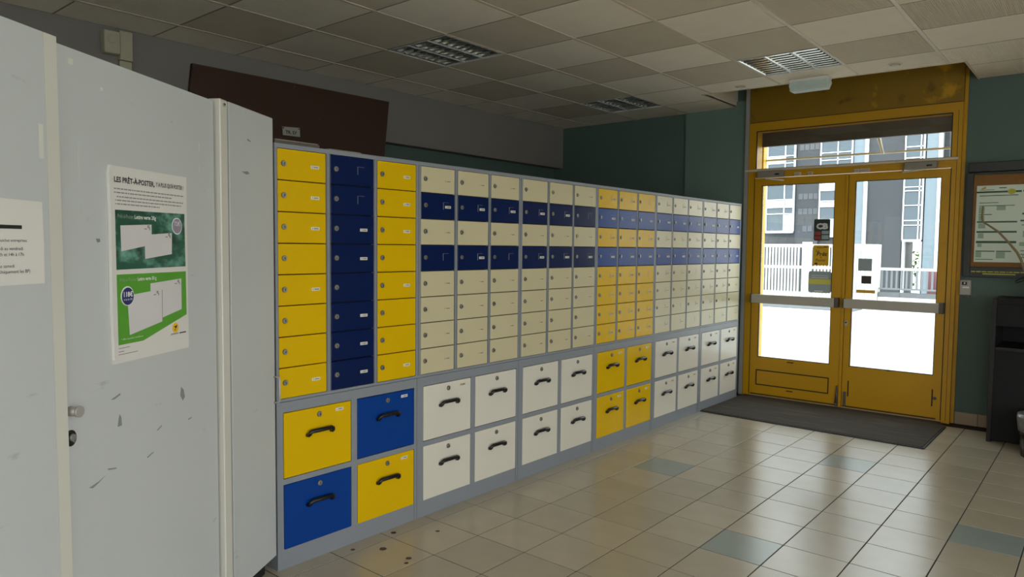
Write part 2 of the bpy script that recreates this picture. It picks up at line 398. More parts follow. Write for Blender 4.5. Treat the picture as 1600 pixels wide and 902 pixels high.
# ------------------------------------------------------------------ recessed louvre lights
def louvre_light(label, i, j):
    x0, y0 = GX + i * GDX, GY + j * GDY
    t = thing('ceiling_light', label, 'ceiling light', (x0 + GDX / 2, y0 + GDY / 2, CZ), 0.0)
    hx, hy = GDX / 2 - 0.006, GDY / 2 - 0.004
    b = MB(); b.box(-hx, hx, -hy, hy, 0.085, 0.09, TUBE)
    b.box(-hx, -hx + 0.004, -hy, hy, 0.0, 0.085, TUBE).box(hx - 0.004, hx, -hy, hy, 0.0, 0.085, TUBE)
    b.box(-hx, hx, -hy, -hy + 0.004, 0.0, 0.085, TUBE).box(-hx, hx, hy - 0.004, hy, 0.0, 0.085, TUBE)
    b.build('housing', t)
    f = MB(); g = 0.007
    f.box(-hx, -hx + g, -hy, hy, -0.003, 0.004, ALUW).box(hx - g, hx, -hy, hy, -0.003, 0.004, ALUW)
    f.box(-hx + g, hx - g, -hy, -hy + g, -0.003, 0.004, ALUW).box(-hx + g, hx - g, hy - g, hy, -0.003, 0.004, ALUW)
    f.build('frame', t)
    xi, yi = hx - g, hy - g
    dv = MB()
    for k in (1, 2): dv.box(-xi + k * 2 * xi / 3 - 0.005, -xi + k * 2 * xi / 3 + 0.005, -yi, yi, -0.002, 0.002, ALUW)
    tag(dv.build('divider', t), kind='stuff')
    pitch = 2 * xi / 3
    # parabolic side reflectors: each trough has two curved flanks
    for k in range(3):
        c = -xi + (k + 0.5) * pitch
        r = MB()
        for s in (-1, 1):
            e = pitch / 2 - 0.003
            prof = [(c + s * e, 0.001), (c + s * (e - 0.012), 0.022), (c + s * (e - 0.030), 0.050), (c + s * (e - 0.038), 0.052), (c + s * (e - 0.002), 0.003)]
            r.prism(prof, -yi + 0.004, yi - 0.004, MIR)
        r.build('side_reflector', t)
        MB().cyl((c, -yi + 0.02, 0.062), (c, yi - 0.02, 0.062), 0.013, TUBE).build('tube', t)
        bl = MB().prism([(-0.003, 0.050), (0.003, 0.050), (0.012, 0.004), (0.011, 0.002), (-0.011, 0.002), (-0.012, 0.004)], -(pitch / 2 - 0.016), pitch / 2 - 0.016, MIR).mesh('louvre_blade')
        for q in range(9):
            yy = -yi + (q + 0.5) * 2 * yi / 9
            put('louvre_blade', bl, t, (c, yy, 0.0), PI / 2)
    return t
louvre_light('square recessed louvre light at left above the brown board', -1, 0)
louvre_light('square recessed louvre light nearest the yellow doors, bright reflections', 2, 3)
louvre_light('square recessed louvre light in the dark far corner above the lockers', -1, 4)
for (x, y, lab) in ((1.432, 4.335, 'round white ceiling disc above the right door leaf'), (0.225, 4.351, 'round white ceiling disc left of the emergency light')):
    d = MB()
    ring = [(0.050, 0.0), (0.050, -0.004), (0.040, -0.007), (0.032, -0.003)]
    d.cyl((0, 0, 0), (0, 0, -0.006), 0.050, RUN, 0.046, n=24).cyl((0, 0, -0.006), (0, 0, -0.008), 0.036, CRS, 0.034, n=24).cyl((0, 0, -0.008), (0, 0, -0.010), 0.027, RUN, n=20)
    tag(d.build('ceiling_disc', None, (x, y, CZ)), lab, 'ceiling disc')
t = thing('emergency_light', 'small emergency light with ribbed clear cover on ceiling above the doors', 'emergency light', (0.785, 4.43, CZ))
MB().box(-0.155, 0.155, -0.055, 0.045, -0.024, 0.0, ALUW, 0.004).build('base', t)
MB().prism([(-0.150, -0.024), (0.150, -0.024), (0.158, -0.05), (0.140, -0.098), (-0.140, -0.098), (-0.158, -0.05)], -0.05, 0.04, PRS).build('cover', t)
rb = MB()
for k in range(9): rb.box(-0.150, 0.150, -0.0535, -0.05, -0.093 + k * 0.0075, -0.090 + k * 0.0075, PRS)
rb.build('cover_rib', t)

# ------------------------------------------------------------------ lockers
W = 0.8325; SPLIT = 0.7512; HT = 1.876
cols = ((0.012, 0.262), (0.284, 0.537), (0.557, 0.812))
ROWP = (1.8565 - 0.7640) / 8
dm = {}
def door_mesh(mt, wd):
    k = (mt.name, round(wd, 3))
    if k not in dm: dm[k] = MB().box(0.0022, wd - 0.0035, -0.002, 0.016, 0.0022, ROWP - 0.0022, mt, 0.0018).mesh('compartment_door')
    return dm[k]
lk = MB(); lk.cyl((0, -0.002, 0), (0, -0.0045, 0), 0.0128, BARD, n=16).cyl((0, -0.0045, 0), (0, -0.007, 0), 0.0112, CHR, n=16).cyl((0, -0.007, 0), (0, -0.0095, 0), 0.0078, CHR, n=14).box(-0.0014, 0.0014, -0.0101, -0.0095, -0.006, 0.005, BLK)
LOCK = lk.mesh('lock')
def label_mesh(mt):
    b = MB(); b.box(-0.0215, 0.0215, -0.0032, -0.002, -0.0068, 0.0068, mt)
    for k, (a, c) in enumerate(((-0.015, 0.003), (-0.006, 0.004), (0.0, 0.004), (0.006, 0.004), (0.012, 0.004))):
        b.box(a, a + c, -0.0035, -0.0032, -0.003, 0.003, INK)
    return b.mesh('number_label')
LAB, LABB = label_mesh(LBL), label_mesh(LBB)
hd = MB()
hd.box(-0.030, 0.010, -0.0028, -0.002, -0.0003, 0.0003, HLD).box(-0.0308, -0.030, -0.0032, -0.002, -0.038, 0.0003, HLD)
HOLD = hd.mesh('label_holder')
def upper_body():
    b = MB(); h = HT - SPLIT; D = 0.42
    b.box(0, 0.0125, 0, D, 0, h, FRM).box(W - 0.0205, W - 0.0005, 0, D, 0, h, FRM)
    b.box(0.262, 0.284, 0, 0.3, 0.0128, h - 0.0195, FRM).box(0.537, 0.557, 0, 0.3, 0.0128, h - 0.0195, FRM)
    b.box(0.0125, W - 0.0205, 0, D, h - 0.0195, h, FRM).box(0.0125, W - 0.0205, 0, D, 0, 0.0128, FRM)
    b.box(0.0125, W - 0.0205, 0.02, 0.03, 0.0128, h - 0.0195, DRK).box(0.0125, W - 0.0205, D - 0.02, D, 0.0128, h - 0.0195, FRM)
    for a in (0.2655, 0.2805, 0.5405, 0.5535, W - 0.004):
        b.box(a - 0.0006, a + 0.0006, -0.0006, 0.0, 0.013, h - 0.02, DRK)
    return b.mesh('body')
UB = upper_body()
def lower_body():
    b = MB(); D = 0.42; h = SPLIT - 0.002
    b.box(0, 0.031, 0, D, 0, h, FRM).box(W - 0.031, W - 0.0005, 0, D, 0, h, FRM).box(0.399, 0.433, 0, 0.35, 0.09, 0.703, FRM)
    b.box(0.031, W - 0.031, 0, D, 0.703, h, FRM).box(0.031, W - 0.031, 0, D, 0, 0.09, FRM)
    b.box(0.031, 0.399, 0, 0.35, 0.380, 0.405, FRM).box(0.433, W - 0.031, 0, 0.35, 0.380, 0.405, FRM)
    b.box(0.031, W - 0.031, 0.022, 0.03, 0.09, 0.703, DRK).box(0.031, W - 0.031, D - 0.02, D, 0.09, 0.703, FRM)
    b.box(W - 0.0312, W - 0.0300, -0.0006, 0.0, 0.0, 0.09, DRK).box(W - 0.013, W - 0.012, -0.0006, 0.0, 0.0, h, DRK)
    return b.mesh('body')
LB = lower_body()
drm = {}
def drawer_mesh(mt):
    if mt.name not in drm: drm[mt.name] = MB().box(0.003, 0.3645, -0.002, 0.018, 0.002, 0.2935, mt, 0.0018).mesh('drawer')
    return drm[mt.name]
hp = [(-0.064, -0.002, -0.014), (-0.064, -0.013, -0.013), (-0.063, -0.019, -0.008), (-0.060, -0.022, 0.0), (-0.053, -0.023, 0.004), (0.053, -0.023, 0.004), (0.060, -0.022, 0.0), (0.063, -0.019, -0.008), (0.064, -0.013, -0.013), (0.064, -0.002, -0.014)]
HAND = MB().tube(hp, [0.0100] * 10, BLK, 8).mesh('handle')
cream = [CRM, BLU, CRM, BLU, CRM, CRM, CRM, CRM]; yel4 = [YEL, BLU, YEL, BLU, YEL, YEL, YEL, YEL]
schemes = [None, cream, cream, yel4, cream, cream]
def lab_kind(u, c, r):
    if u == 0:
        if c in (0, 2): return 'L' if r in (0, 1, 2, 4, 7) else None
        return 'L' if r in (2, 3, 5, 6, 7) else ('H' if r < 2 else None)
    if u in (1, 2):
        if r in (1, 3):
            none = {(1, 3, 0), (1, 3, 2), (2, 1, 2)}
            return 'H' if (u, r, c) in none else 'HL'
        return 'B'
    if u == 3: return 'HL' if r in (1, 3) else 'HB'
    if c == 2 and u == 5: return 'L' if r in (1, 3) else 'B'
    return 'HL' if r in (1, 3) else 'HB'
up_labels = [
    'yellow and blue striped bank of small lockers, nearest the grey partition',
    'cream bank with two blue rows, directly right of the yellow and blue columns',
    'cream bank with two blue rows, directly left of the yellow bank with blue rows',
    'yellow bank of small lockers crossed by two blue rows',
    'cream bank with two blue rows, directly right of the yellow bank with blue rows',
    'cream bank with two blue rows, at the far end beside the yellow doors']
lo_labels = [
    'grey drawer base with two yellow and two blue drawers, nearest the partition',
    'grey drawer base with four ivory drawers, second from the partition',
    'grey drawer base with four ivory drawers, just left of the yellow drawers',
    'grey drawer base with four yellow drawers',
    'grey drawer base with four ivory drawers, just right of the yellow drawers',
    'grey drawer base with four ivory drawers, at the far end beside the doormat']
for u in range(6):
    rng = random.Random(u)
    t = thing('locker_bank', up_labels[u], 'lockers', (0, u * W, SPLIT), PI / 2, 'locker banks standing on the drawer bases')
    put('body', UB, t)
    for c, (a, b2) in enumerate(cols):
        for r in range(8):
            mt = (BLU if c == 1 else YEL) if u == 0 else (ROY if u >= 3 and r in (1, 3) else schemes[u][r])  # brighter blue on the far banks' blue rows paints in the sky's sheen
            d = put('compartment_door', door_mesh(mt, b2 - a), t, (a, 0, HT - SPLIT - 0.0195 - (r + 1) * ROWP))
            if u == 0 or mt in (BLU, ROY): d['label'] = 'blue door' if mt in (BLU, ROY) else 'yellow door'
            if not (u >= 4 and r == 7):
                o = put('lock', LOCK, d, (0.031, 0, ROWP - 0.065)); o.rotation_euler = (0, rng.uniform(-0.5, 0.5), 0)
            k = lab_kind(u, c, r) or ''
            lx = 0.195 if u else 0.189
            if 'H' in k: put('label_holder', HOLD, d, (lx - 0.004, 0, ROWP - 0.045))
            if 'L' in k: put('number_label', LAB, d, (lx, 0, ROWP - 0.069))
            if 'B' in k and rng.random() < 0.85: put('number_label', LABB, d, (lx, 0, ROWP - 0.069))
    t = thing('drawer_base', lo_labels[u], 'drawers', (0, u * W, 0), PI / 2, 'drawer bases under the locker banks')
    put('body', LB, t)
    for c in range(2):
        for r in range(2):
            mt = (YEL if (c + r) % 2 == 0 else ROY) if u == 0 else (YEL if u == 3 else WHT)
            d = put('drawer', drawer_mesh(mt), t, ((0.031, 0.433)[c], 0, (0.406, 0.084)[r] if r == 0 else 0.0845))
            if u == 0: d['label'] = 'yellow drawer' if mt is YEL else 'blue drawer'
            put('lock', LOCK, d, (0.187, 0, 0.261)); put('handle', HAND, d, (0.187, 0, 0.189))
            if u in (0, 3) and not (u == 0 and c == 0 and r == 1): put('number_label', LAB, d, (0.298, 0, 0.266))
            elif u >= 3: put('number_label', LABB, d, (0.298, 0, 0.266))
            elif u == 1 and c == 0 and r == 0: put('number_label', LABB, d, (0.298, 0, 0.266))
# flat things lying on top of the lockers
o = MB().box(0.005, 0.235, 0.008, 0.30, 0.0, 0.015, BARD, 0.003).box(0.012, 0.228, 0.012, 0.29, 0.015, 0.019, CLO).build('flat_tray', None, (0, 0, HT), PI / 2)
tag(o, 'flat grey tray lying on top of the first locker column', 'tray')
o = MB().box(0.285, 0.47, 0.012, 0.26, 0.0, 0.007, CLO, 0.002).build('document_folder', None, (0, 0, HT), PI / 2)
tag(o, 'thin grey folder lying on the locker top, above the first blue column', 'folder')

# ------------------------------------------------------------------ left wall: board, plate, junction boxes
o = MB().prism([(0.766, 2.713), (2.555, 2.729), (2.44, 1.70), (0.65, 1.69)], 0.0, 0.03, BRN).build('brown_board', None, (-2.275, 0, 0), PI / 2)
# local y of this board runs towards the wall
tag(o, 'large dark brown board hanging on the left wall behind the lockers', 'board')
t = thing('door_plate', 'small grey plate lettered TR 57 fixed on the brown board', 'sign', (-2.270, 0, 0), PI / 2)
MB().prism([(1.469, 2.364), (1.625, 2.374), (1.629, 2.303), (1.475, 2.300)], -0.006, 0.0, KEY).build('plate', t)
words('TR. 57', 0.034, 1.497, -0.0065, 2.316, TXT, t, width=0.100, bold=0.001)
sc = MB()
for (x, z) in ((1.477, 2.355), (1.617, 2.364)): sc.disc(x, z, 0.005, -0.008, -0.006, BLK, 8)
sc.build('screw', t)
t = thing('wall_speaker', 'small cream box with round dial high on the left wall', 'box', (-2.31, 0.227, 2.735), PI / 2)
MB().box(-0.048, 0.047, -0.07, 0.0, -0.072, 0.072, CBX, 0.005).build('case', t)
MB().disc(0.0, 0.02, 0.030, -0.073, -0.07, KEY).disc(0.0, 0.02, 0.024, -0.075, -0.073, CBX).build('dial', t)
t = thing('junction_box', 'taller beige box right of the cream box high on the left wall', 'box', (-2.31, 0.321, 2.735), PI / 2)
MB().box(-0.040, 0.042, -0.045, 0.0, -0.095, 0.092, CBX, 0.004).build('case', t)
MB().box(-0.036, 0.040, -0.03, 0.0, -0.30, -0.098, CBX, 0.003).build('cable_duct', t)

# ------------------------------------------------------------------ grey partition at the left
PO = (0.03, -0.04, 0.0); PR = math.atan2(0.84726, -0.53118)
PN = Vector((0.84726, 0.53118, 0))
t = thing('partition_panel', 'tall light grey panel at the left edge of the photo with a paper notice', 'partition', PO, PR)
MB().prism([(-2.35, 0.083), (-1.2065, 0.083), (-1.2225, 1.965), (-2.35, 1.965)], -0.014, 0.02, PAN).build('panel', t)
MB().prism([(-1.2055, 0.03), (-1.1655, 0.03), (-1.1795, 1.965), (-1.222, 1.965)], -0.0145, 0.03, PAN2).build('edge_post', t)
MB().box(-2.35, -1.204, 0.05, 0.09, 0.0, 0.083, DRK).box(-2.35, -1.204, 0.02, 0.05, 0.07, 0.083, DRK).build('plinth', t)
sc = MB(); sc.box(-1.244, -1.230, -0.0146, -0.014, 1.65, 1.735, CHIP).build('tape_mark', t)
t = thing('cupboard_door', 'light grey cupboard door with knob, lock and the green poster', 'door', PO, PR)
MB().prism([(-1.1645, 0.083), (-0.428, 0.083), (-0.428, 1.955), (-1.1785, 1.955)], 0.0, 0.03, PAN).build('leaf', t)
MB().box(-1.1675, -0.424, 0.05, 0.09, 0.0, 0.083, DRK).box(-1.1675, -0.424, 0.03, 0.05, 0.07, 0.083, DRK).build('plinth', t)
MB().cyl((-1.149, 0, 0.989), (-1.149, -0.026, 0.989), 0.013, ALU, n=18).cyl((-1.149, -0.026, 0.989), (-1.149, -0.032, 0.989), 0.0155, ALU, n=18).build('knob', t)
k = MB(); k.disc(-1.150, 0.916, 0.019, -0.004, 0.0, BLK, 20, 0.022).cyl((-1.150, -0.004, 0.918), (-1.150, -0.011, 0.918), 0.010, CHR, n=14).box(-1.152, -1.148, -0.013, -0.011, 0.905, 0.922, CHR)
k.build('lock', t)
mk = MB()
for (x, z, w2, h2, mt) in ((-1.058, 1.535, 0.055, 0.004, TAPE), (-1.087, 1.528, 0.005, 0.018, TAPE), (-1.094, 1.66, 0.0035, 0.10, TAPE),
                          (-0.521, 1.777, 0.004, 0.030, CHIP), (-0.523, 1.70, 0.004, 0.022, CHIP), (-0.47, 1.62, 0.003, 0.03, CHIP), (-1.0, 1.872, 0.012, 0.010, CHIP), (-1.115, 1.92, 0.018, 0.016, CHIP)):
    mk.box(x - w2 / 2, x + w2 / 2, -0.0006, 0.0, z - h2 / 2, z + h2 / 2, mt)
tag(mk.build('tape_mark', t), kind='stuff')
mk = MB()
for pts in ([(-0.990, 0.986), (-0.972, 0.991), (-0.948, 0.998), (-0.950, 0.992), (-0.975, 0.984)], [(-0.963, 0.90), (-0.945, 0.90), (-0.947, 0.925), (-0.953, 0.935), (-0.958, 0.925)],
            [(-0.654, 0.93), (-0.640, 0.91), (-0.628, 0.92), (-0.634, 0.945), (-0.648, 0.958)], [(-1.085, 0.758), (-1.045, 0.764), (-1.020, 0.772), (-1.046, 0.760), (-1.07, 0.752)],
            [(-0.832, 0.772), (-0.800, 0.780), (-0.802, 0.776), (-0.830, 0.768)], [(-1.035, 1.452), (-1.020, 1.452), (-1.018, 1.443), (-1.030, 1.441)], [(-1.008, 0.789), (-0.97, 0.781), (-0.975, 0.778), (-1.006, 0.784)],
            [(-0.61, 0.84), (-0.59, 0.842), (-0.592, 0.838), (-0.61, 0.836)], [(-0.78, 0.845), (-0.755, 0.855), (-0.757, 0.850), (-0.78, 0.841)]):
    mk.prism(pts, -0.0006, 0.0, SCUFF)
tag(mk.build('scuff_mark', t), kind='stuff')
t = thing('end_panel', 'narrow light grey panel with pale post, right end of partition beside lockers', 'partition', PO, PR)
MB().box(-0.324, 0.026, -0.002, 0.022, 0.083, 1.973, PAN, 0.003).build('panel', t)
MB().box(-0.413, -0.363, -0.018, 0.03, 0.03, 1.967, PAN2, 0.003).build('post', t)
MB().box(-0.4275, -0.4135, 0.014, 0.03, 0.083, 1.95, DRK).box(-0.3625, -0.3245, 0.012, 0.02, 0.083, 1.96, DRK).build('dark_gap', t)
MB().disc(-0.388, 1.948, 0.008, -0.021, -0.018, ALU, 12).disc(-0.386, 1.950, 0.004, -0.022, -0.021, BLK, 8).build('screw', t)
MB().box(-0.40, 0.02, 0.05, 0.08, 0.0, 0.083, DRK).build('plinth', t)
MB().tube([(0.016, -0.002, 0.873), (0.016, -0.022, 0.873), (0.016, -0.028, 0.866), (0.016, -0.028, 0.769), (0.016, -0.022, 0.762), (0.016, -0.002, 0.762)], 0.0042, ALU, 8).build('pull_handle', t)
mk = MB()
mk.prism([(-0.235, 1.722), (-0.19, 1.728), (-0.175, 1.720), (-0.20, 1.714)], -0.0028, -0.002, SCUFF).prism([(-0.19, 1.856), (-0.165, 1.850), (-0.163, 1.846), (-0.188, 1.848)], -0.0028, -0.002, SCUFF)
tag(mk.build('scuff_mark', t), kind='stuff')

# paper notice on the first panel
t = thing('paper_notice', 'white paper notice with black bar and opening hours on the leftmost panel', 'notice', (PO[0] + PN.x * 0.0145 + 0.00850, PO[1] + PN.y * 0.0145 - 0.01356, 0), PR)
MB().prism([(-1.52, 1.545), (-1.225, 1.541), (-1.222, 1.43), (-1.2235, 1.337), (-1.52, 1.337)], -0.001, 0.0, PAP).build('sheet', t)
box(-1.50, -1.290, -0.0016, -0.001, 1.4715, 1.4805, TXT, 'black_bar', t)
for (s, sz, xr, z) in (('Guichet entreprises', 0.0105, -1.276, 1.4405), ('Du lundi au vendredi', 0.0115, -1.288, 1.4205), ('9h à 12h et 14h à 17h', 0.0115, -1.286, 1.4065), ('Le samedi', 0.0115, -1.3145, 1.379), ('(Uniquement les BP)', 0.0115, -1.268, 1.3655)):
    words(s, sz, xr, -0.0016, z, TXT, t, align='RIGHT')

# green poster on the cupboard door
t = thing('poster', 'white poster with dark green and bright green envelope pictures on the grey door', 'poster', (PO[0] + PN.x * 0.0005, PO[1] + PN.y * 0.0005, 0), PR)
sh = MB(); N = 12
for k in range(N):                                     # a sheet that bows off the door a little at its left edge
    a, b2 = -0.982 + 0.380 * k / N, -0.982 + 0.380 * (k + 1) / N
    sh.prism([(a, 1.664), (b2, 1.664), (b2, 1.0865), (a, 1.0865)], -0.0012, 0.0, PAP)
sh.build('sheet', t)
MB().prism([(-0.982, 1.664), (-0.982, 1.1), (-0.988, 1.25), (-0.986, 1.5), (-0.990, 1.640)], -0.010, -0.0005, PAP).build('curled_edge', t)
words('LES PRÊT-À-POSTER,', 0.0215, -0.959, -0.0017, 1.6180, TXT, t, width=0.185, bold=0.0007)
words("Y A PLUS QU'À POSTER !", 0.0185, -0.766, -0.0017, 1.6200, TXT, t, width=0.145, bold=0.0004)
fine = MB(); rr = random.Random(3)
for (z, xa, xb) in ((1.5985, -0.959, -0.622), (1.5875, -0.959, -0.686), (1.5755, -0.948, -0.624), (1.565, -0.948, -0.634), (1.5545, -0.948, -0.749)):
    x = xa
    while x < xb:
        l = rr.uniform(0.006, 0.020); fine.box(x, min(x + l, xb), -0.0015, -0.0012, z - 0.0018, z + 0.0018, TXG); x += l + 0.003
for z in (1.565, 1.5545): fine.disc(-0.954, z, 0.0016, -0.0015, -0.0012, TXT, 8)
for (z, xa, xb) in ((1.130, -0.953, -0.904), (1.1115, -0.955, -0.868), (1.120, -0.955, -0.93)): fine.box(xa, xb, -0.0015, -0.0012, z - 0.001, z + 0.001, TXG)
fine.box(-0.700, -0.66, -0.0015, -0.0012, 1.141, 1.1445, TXG).box(-0.655, -0.618, -0.0015, -0.0012, 1.140, 1.144, TXT)
tag(fine.build('fine_print', t), kind='stuff')
MB().prism([(-0.957, 1.537), (-0.617, 1.540), (-0.615, 1.364), (-0.956, 1.362)], -0.0016, -0.0012, GRD).build('dark_green_picture', t)
MB().prism([(-0.956, 1.348), (-0.614, 1.347), (-0.613, 1.201), (-0.842, 1.140), (-0.954, 1.140)], -0.0016, -0.0012, GRB).build('bright_green_picture', t)
words('Prêt-à-Poster', 0.0165, -0.948, -0.0021, 1.514, GPL, t, width=0.070)
words('Lettre verte 20g', 0.0165, -0.873, -0.0021, 1.514, TXW, t, width=0.102, bold=0.0004)
words('Prêt-à-Poster', 0.0150, -0.945, -0.0021, 1.3265, GPL, t, width=0.076)
words('Lettre verte 50 g', 0.0150, -0.864, -0.0021, 1.3265, TXW, t, width=0.090, bold=0.0004)
for pts in ([(-0.936, 1.492), (-0.792, 1.499), (-0.794, 1.436), (-0.934, 1.416)],): MB().prism(pts, -0.0020, -0.0016, ENV).build('envelope', t)
MB().prism([(-0.826, 1.466), (-0.689, 1.475), (-0.691, 1.406), (-0.826, 1.392)], -0.0024, -0.0016, ENV).build('envelope', t)
MB().prism([(-0.803, 1.315), (-0.641, 1.324), (-0.641, 1.221), (-0.803, 1.192)], -0.0020, -0.0016, ENV).build('envelope', t)
MB().prism([(-0.912, 1.284), (-0.747, 1.294), (-0.748, 1.190), (-0.904, 1.165)], -0.0024, -0.0016, ENV).build('envelope', t)
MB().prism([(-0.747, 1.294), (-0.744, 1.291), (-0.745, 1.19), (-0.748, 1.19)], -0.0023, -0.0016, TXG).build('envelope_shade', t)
st = MB()
for (x, z) in ((-0.806, 1.489), (-0.702, 1.466), (-0.656, 1.313), (-0.767, 1.283)):
    st.box(x - 0.006, x + 0.003, -0.0028, -0.0024, z + 0.0045, z + 0.0065, TXT).box(x - 0.006, x - 0.004, -0.0028, -0.0024, z - 0.001, z + 0.0045, TXT)
    st.box(x - 0.004, x + 0.004, -0.0028, -0.0024, z - 0.001, z + 0.001, TXT).box(x + 0.002, x + 0.004, -0.0028, -0.0024, z - 0.008, z - 0.001, TXT).box(x - 0.022, x - 0.010, -0.0028, -0.0024, z - 0.006, z - 0.003, TXG)
tag(st.build('postage_mark', t), kind='stuff')
MB().disc(-0.660, 1.498, 0.0275, -0.0022, -0.0016, TXW, 28).disc(-0.660, 1.498, 0.0245, -0.0026, -0.0022, PNK, 28).build('price_disc', t)
words('72€', 0.020, -0.660, -0.0030, 1.499, TXW, t, align='CENTER')
MB().disc(-0.912, 1.283, 0.029, -0.0028, -0.0016, TXW, 28).disc(-0.911, 1.282, 0.0262, -0.0032, -0.0028, NVY, 28).build('price_disc', t)
words('118€', 0.0205, -0.911, -0.0036, 1.281, TXW, t, align='CENTER', width=0.040, bold=0.0006)
words('le lot de 100', 0.0085, -0.911, -0.0036, 1.270, TXW, t, align='CENTER', width=0.037)
words('* offre soumise à conditions', 0.0075, -0.943, -0.0021, 1.153, TXW, t, width=0.100)
lg = MB(); lg.disc(-0.677, 1.162, 0.0165, -0.0018, -0.0012, LGY, 24)
lg.prism([(-0.688, 1.166), (-0.667, 1.1705), (-0.671, 1.163), (-0.681, 1.154), (-0.677, 1.1625)], -0.0022, -0.0018, TXT).prism([(-0.684, 1.1545), (-0.680, 1.157), (-0.673, 1.153)], -0.0022, -0.0018, TXT)
lg.build('round_emblem', t)
words('LA POSTE', 0.0080, -0.703, -0.0016, 1.1385, TXG, t, width=0.040)

# ------------------------------------------------------------------ the yellow double door
YF = 5.187
d1 = MB()
d1.box(-0.020, 0.047, YF, FY + 0.10, 0, 2.667, DYL).box(1.692, 1.760, YF, FY + 0.10, 0, 2.667, DYL)
d1.box(0.047, 1.692, YF, FY + 0.10, 2.585, 2.667, DYL).box(0.047, 1.692, YF, FY + 0.10, 2.135, 2.222, DYL)
d1.box(0.047, 1.692, YF + 0.01, FY + 0.10, 0.0, 0.012, ALU)
d1.box(-0.0445, -0.0205, FY - 0.01, FY + 0.2, 0, 3.02, DYL).box(1.7605, 1.7845, FY - 0.01, FY + 0.2, 0, 3.02, DYL)
for x in (0.044, 1.695): d1.box(x - 0.003, x + 0.003, YF - 0.0008, YF, 0.02, 2.13, GSK)
d1.box(-0.02, 1.76, YF - 0.0008, YF, 2.664, 2.669, GSK).box(1.730, 1.733, YF - 0.0008, YF, 0.02, 2.6, GSK)
door = tag(d1.build('door_1'), kind='structure')
box(-0.020, 1.760, YF + 0.004, FY + 0.02, 2.669, 3.02, HYL, 'header_panel', door, 0.002)
ga = MB(); ga.box(0.047, 0.055, YF + 0.006, YF + 0.02, 2.222, 2.585, GSK).box(1.684, 1.692, YF + 0.006, YF + 0.02, 2.222, 2.585, GSK).box(0.055, 1.684, YF + 0.006, YF + 0.02, 2.577, 2.585, GSK)
ga.build('transom_gasket', door)
box(0.055, 1.684, YF + 0.03, YF + 0.036, 2.222, 2.577, GLS, 'transom_pane', door)
box(-0.044, 1.744, YF - 0.032, YF - 0.001, 2.194, 2.214, RAL, 'aluminium_rail', door, 0.002)
box(0.045, 1.695, YF + 0.16, YF + 0.20, 2.452, 3.0, SHB, 'shutter_box', door)
MB().box(-0.10, -0.055, 5.56, 5.62, 0.0, 2.9, DYG).box(-0.055, -0.005, 5.53, 5.62, 0.0, 2.9, DYG).box(-0.115, -0.10, 5.56, 5.60, 0, 2.9, ALUW).build('shutter_guide', door)
box(-0.02, 1.70, 5.60, 5.62, 2.338, 2.356, ALUW, 'white_crossbar', door)  # thin white bar across, behind the transom glass
MB().tube([(1.000, 5.58, 2.62), (1.040, 5.58, 2.50), (1.085, 5.58, 2.33)], [0.020, 0.018, 0.010], ALUW, 8).build('white_slant_bar', door)  # slanting white bar behind the transom glass
def leaf(x0, x1, gx0, gx1, lab, left):
    z0, z1, g0, g1 = 0.014, 2.128, 0.392, 2.060
    b = MB(); ya, yb = YF + 0.002, YF + 0.052
    b.box(x0, gx0, ya, yb, z0, z1, DYL).box(gx1, x1, ya, yb, z0, z1, DYL).box(gx0, gx1, ya, yb, z0, g0, DYL).box(gx0, gx1, ya, yb, g1, z1, DYL)
    o = b.build('door_leaf', door); o['label'] = lab
    g = MB(); e = 0.006
    g.box(gx0, gx0 + e, ya + 0.004, ya + 0.02, g0, g1, GSK).box(gx1 - e, gx1, ya + 0.004, ya + 0.02, g0, g1, GSK).box(gx0 + e, gx1 - e, ya + 0.004, ya + 0.02, g0, g0 + e, GSK).box(gx0 + e, gx1 - e, ya + 0.004, ya + 0.02, g1 - e, g1, GSK)
    g.build('gasket', o)
    box(gx0 + e, gx1 - e, ya + 0.022, ya + 0.028, g0 + e, g1 - e, GLS, 'glass_pane', o)
    return o
ll = leaf(0.0485, 0.8785, 0.117, 0.790, 'left leaf', True)
rl = leaf(0.9085, 1.6905, 0.961, 1.629, 'right leaf', False)
box(0.8795, 0.9035, YF - 0.006, YF + 0.045, 0.014, 2.128, DYL, 'meeting_strip', ll, 0.002)
box(0.9040, 0.9080, YF + 0.012, YF + 0.04, 0.014, 2.128, GSK, 'dark_joint', door)
# push bars
for (o, a, b2) in ((ll, 0.070, 0.832), (rl, 0.915, 1.660)):
    y0 = YF - 0.072
    box(a, b2, y0, y0 + 0.045, 0.925, 1.008, BAR, 'push_bar', o, 0.004)
    box(b2, b2 + 0.032, y0 + 0.004, YF + 0.001, 0.922, 1.012, BARD, 'bar_bracket', o, 0.003)
    box(a - 0.012, a, y0 + 0.004, YF + 0.001, 0.924, 1.010, BARD, 'bar_bracket', o, 0.002)
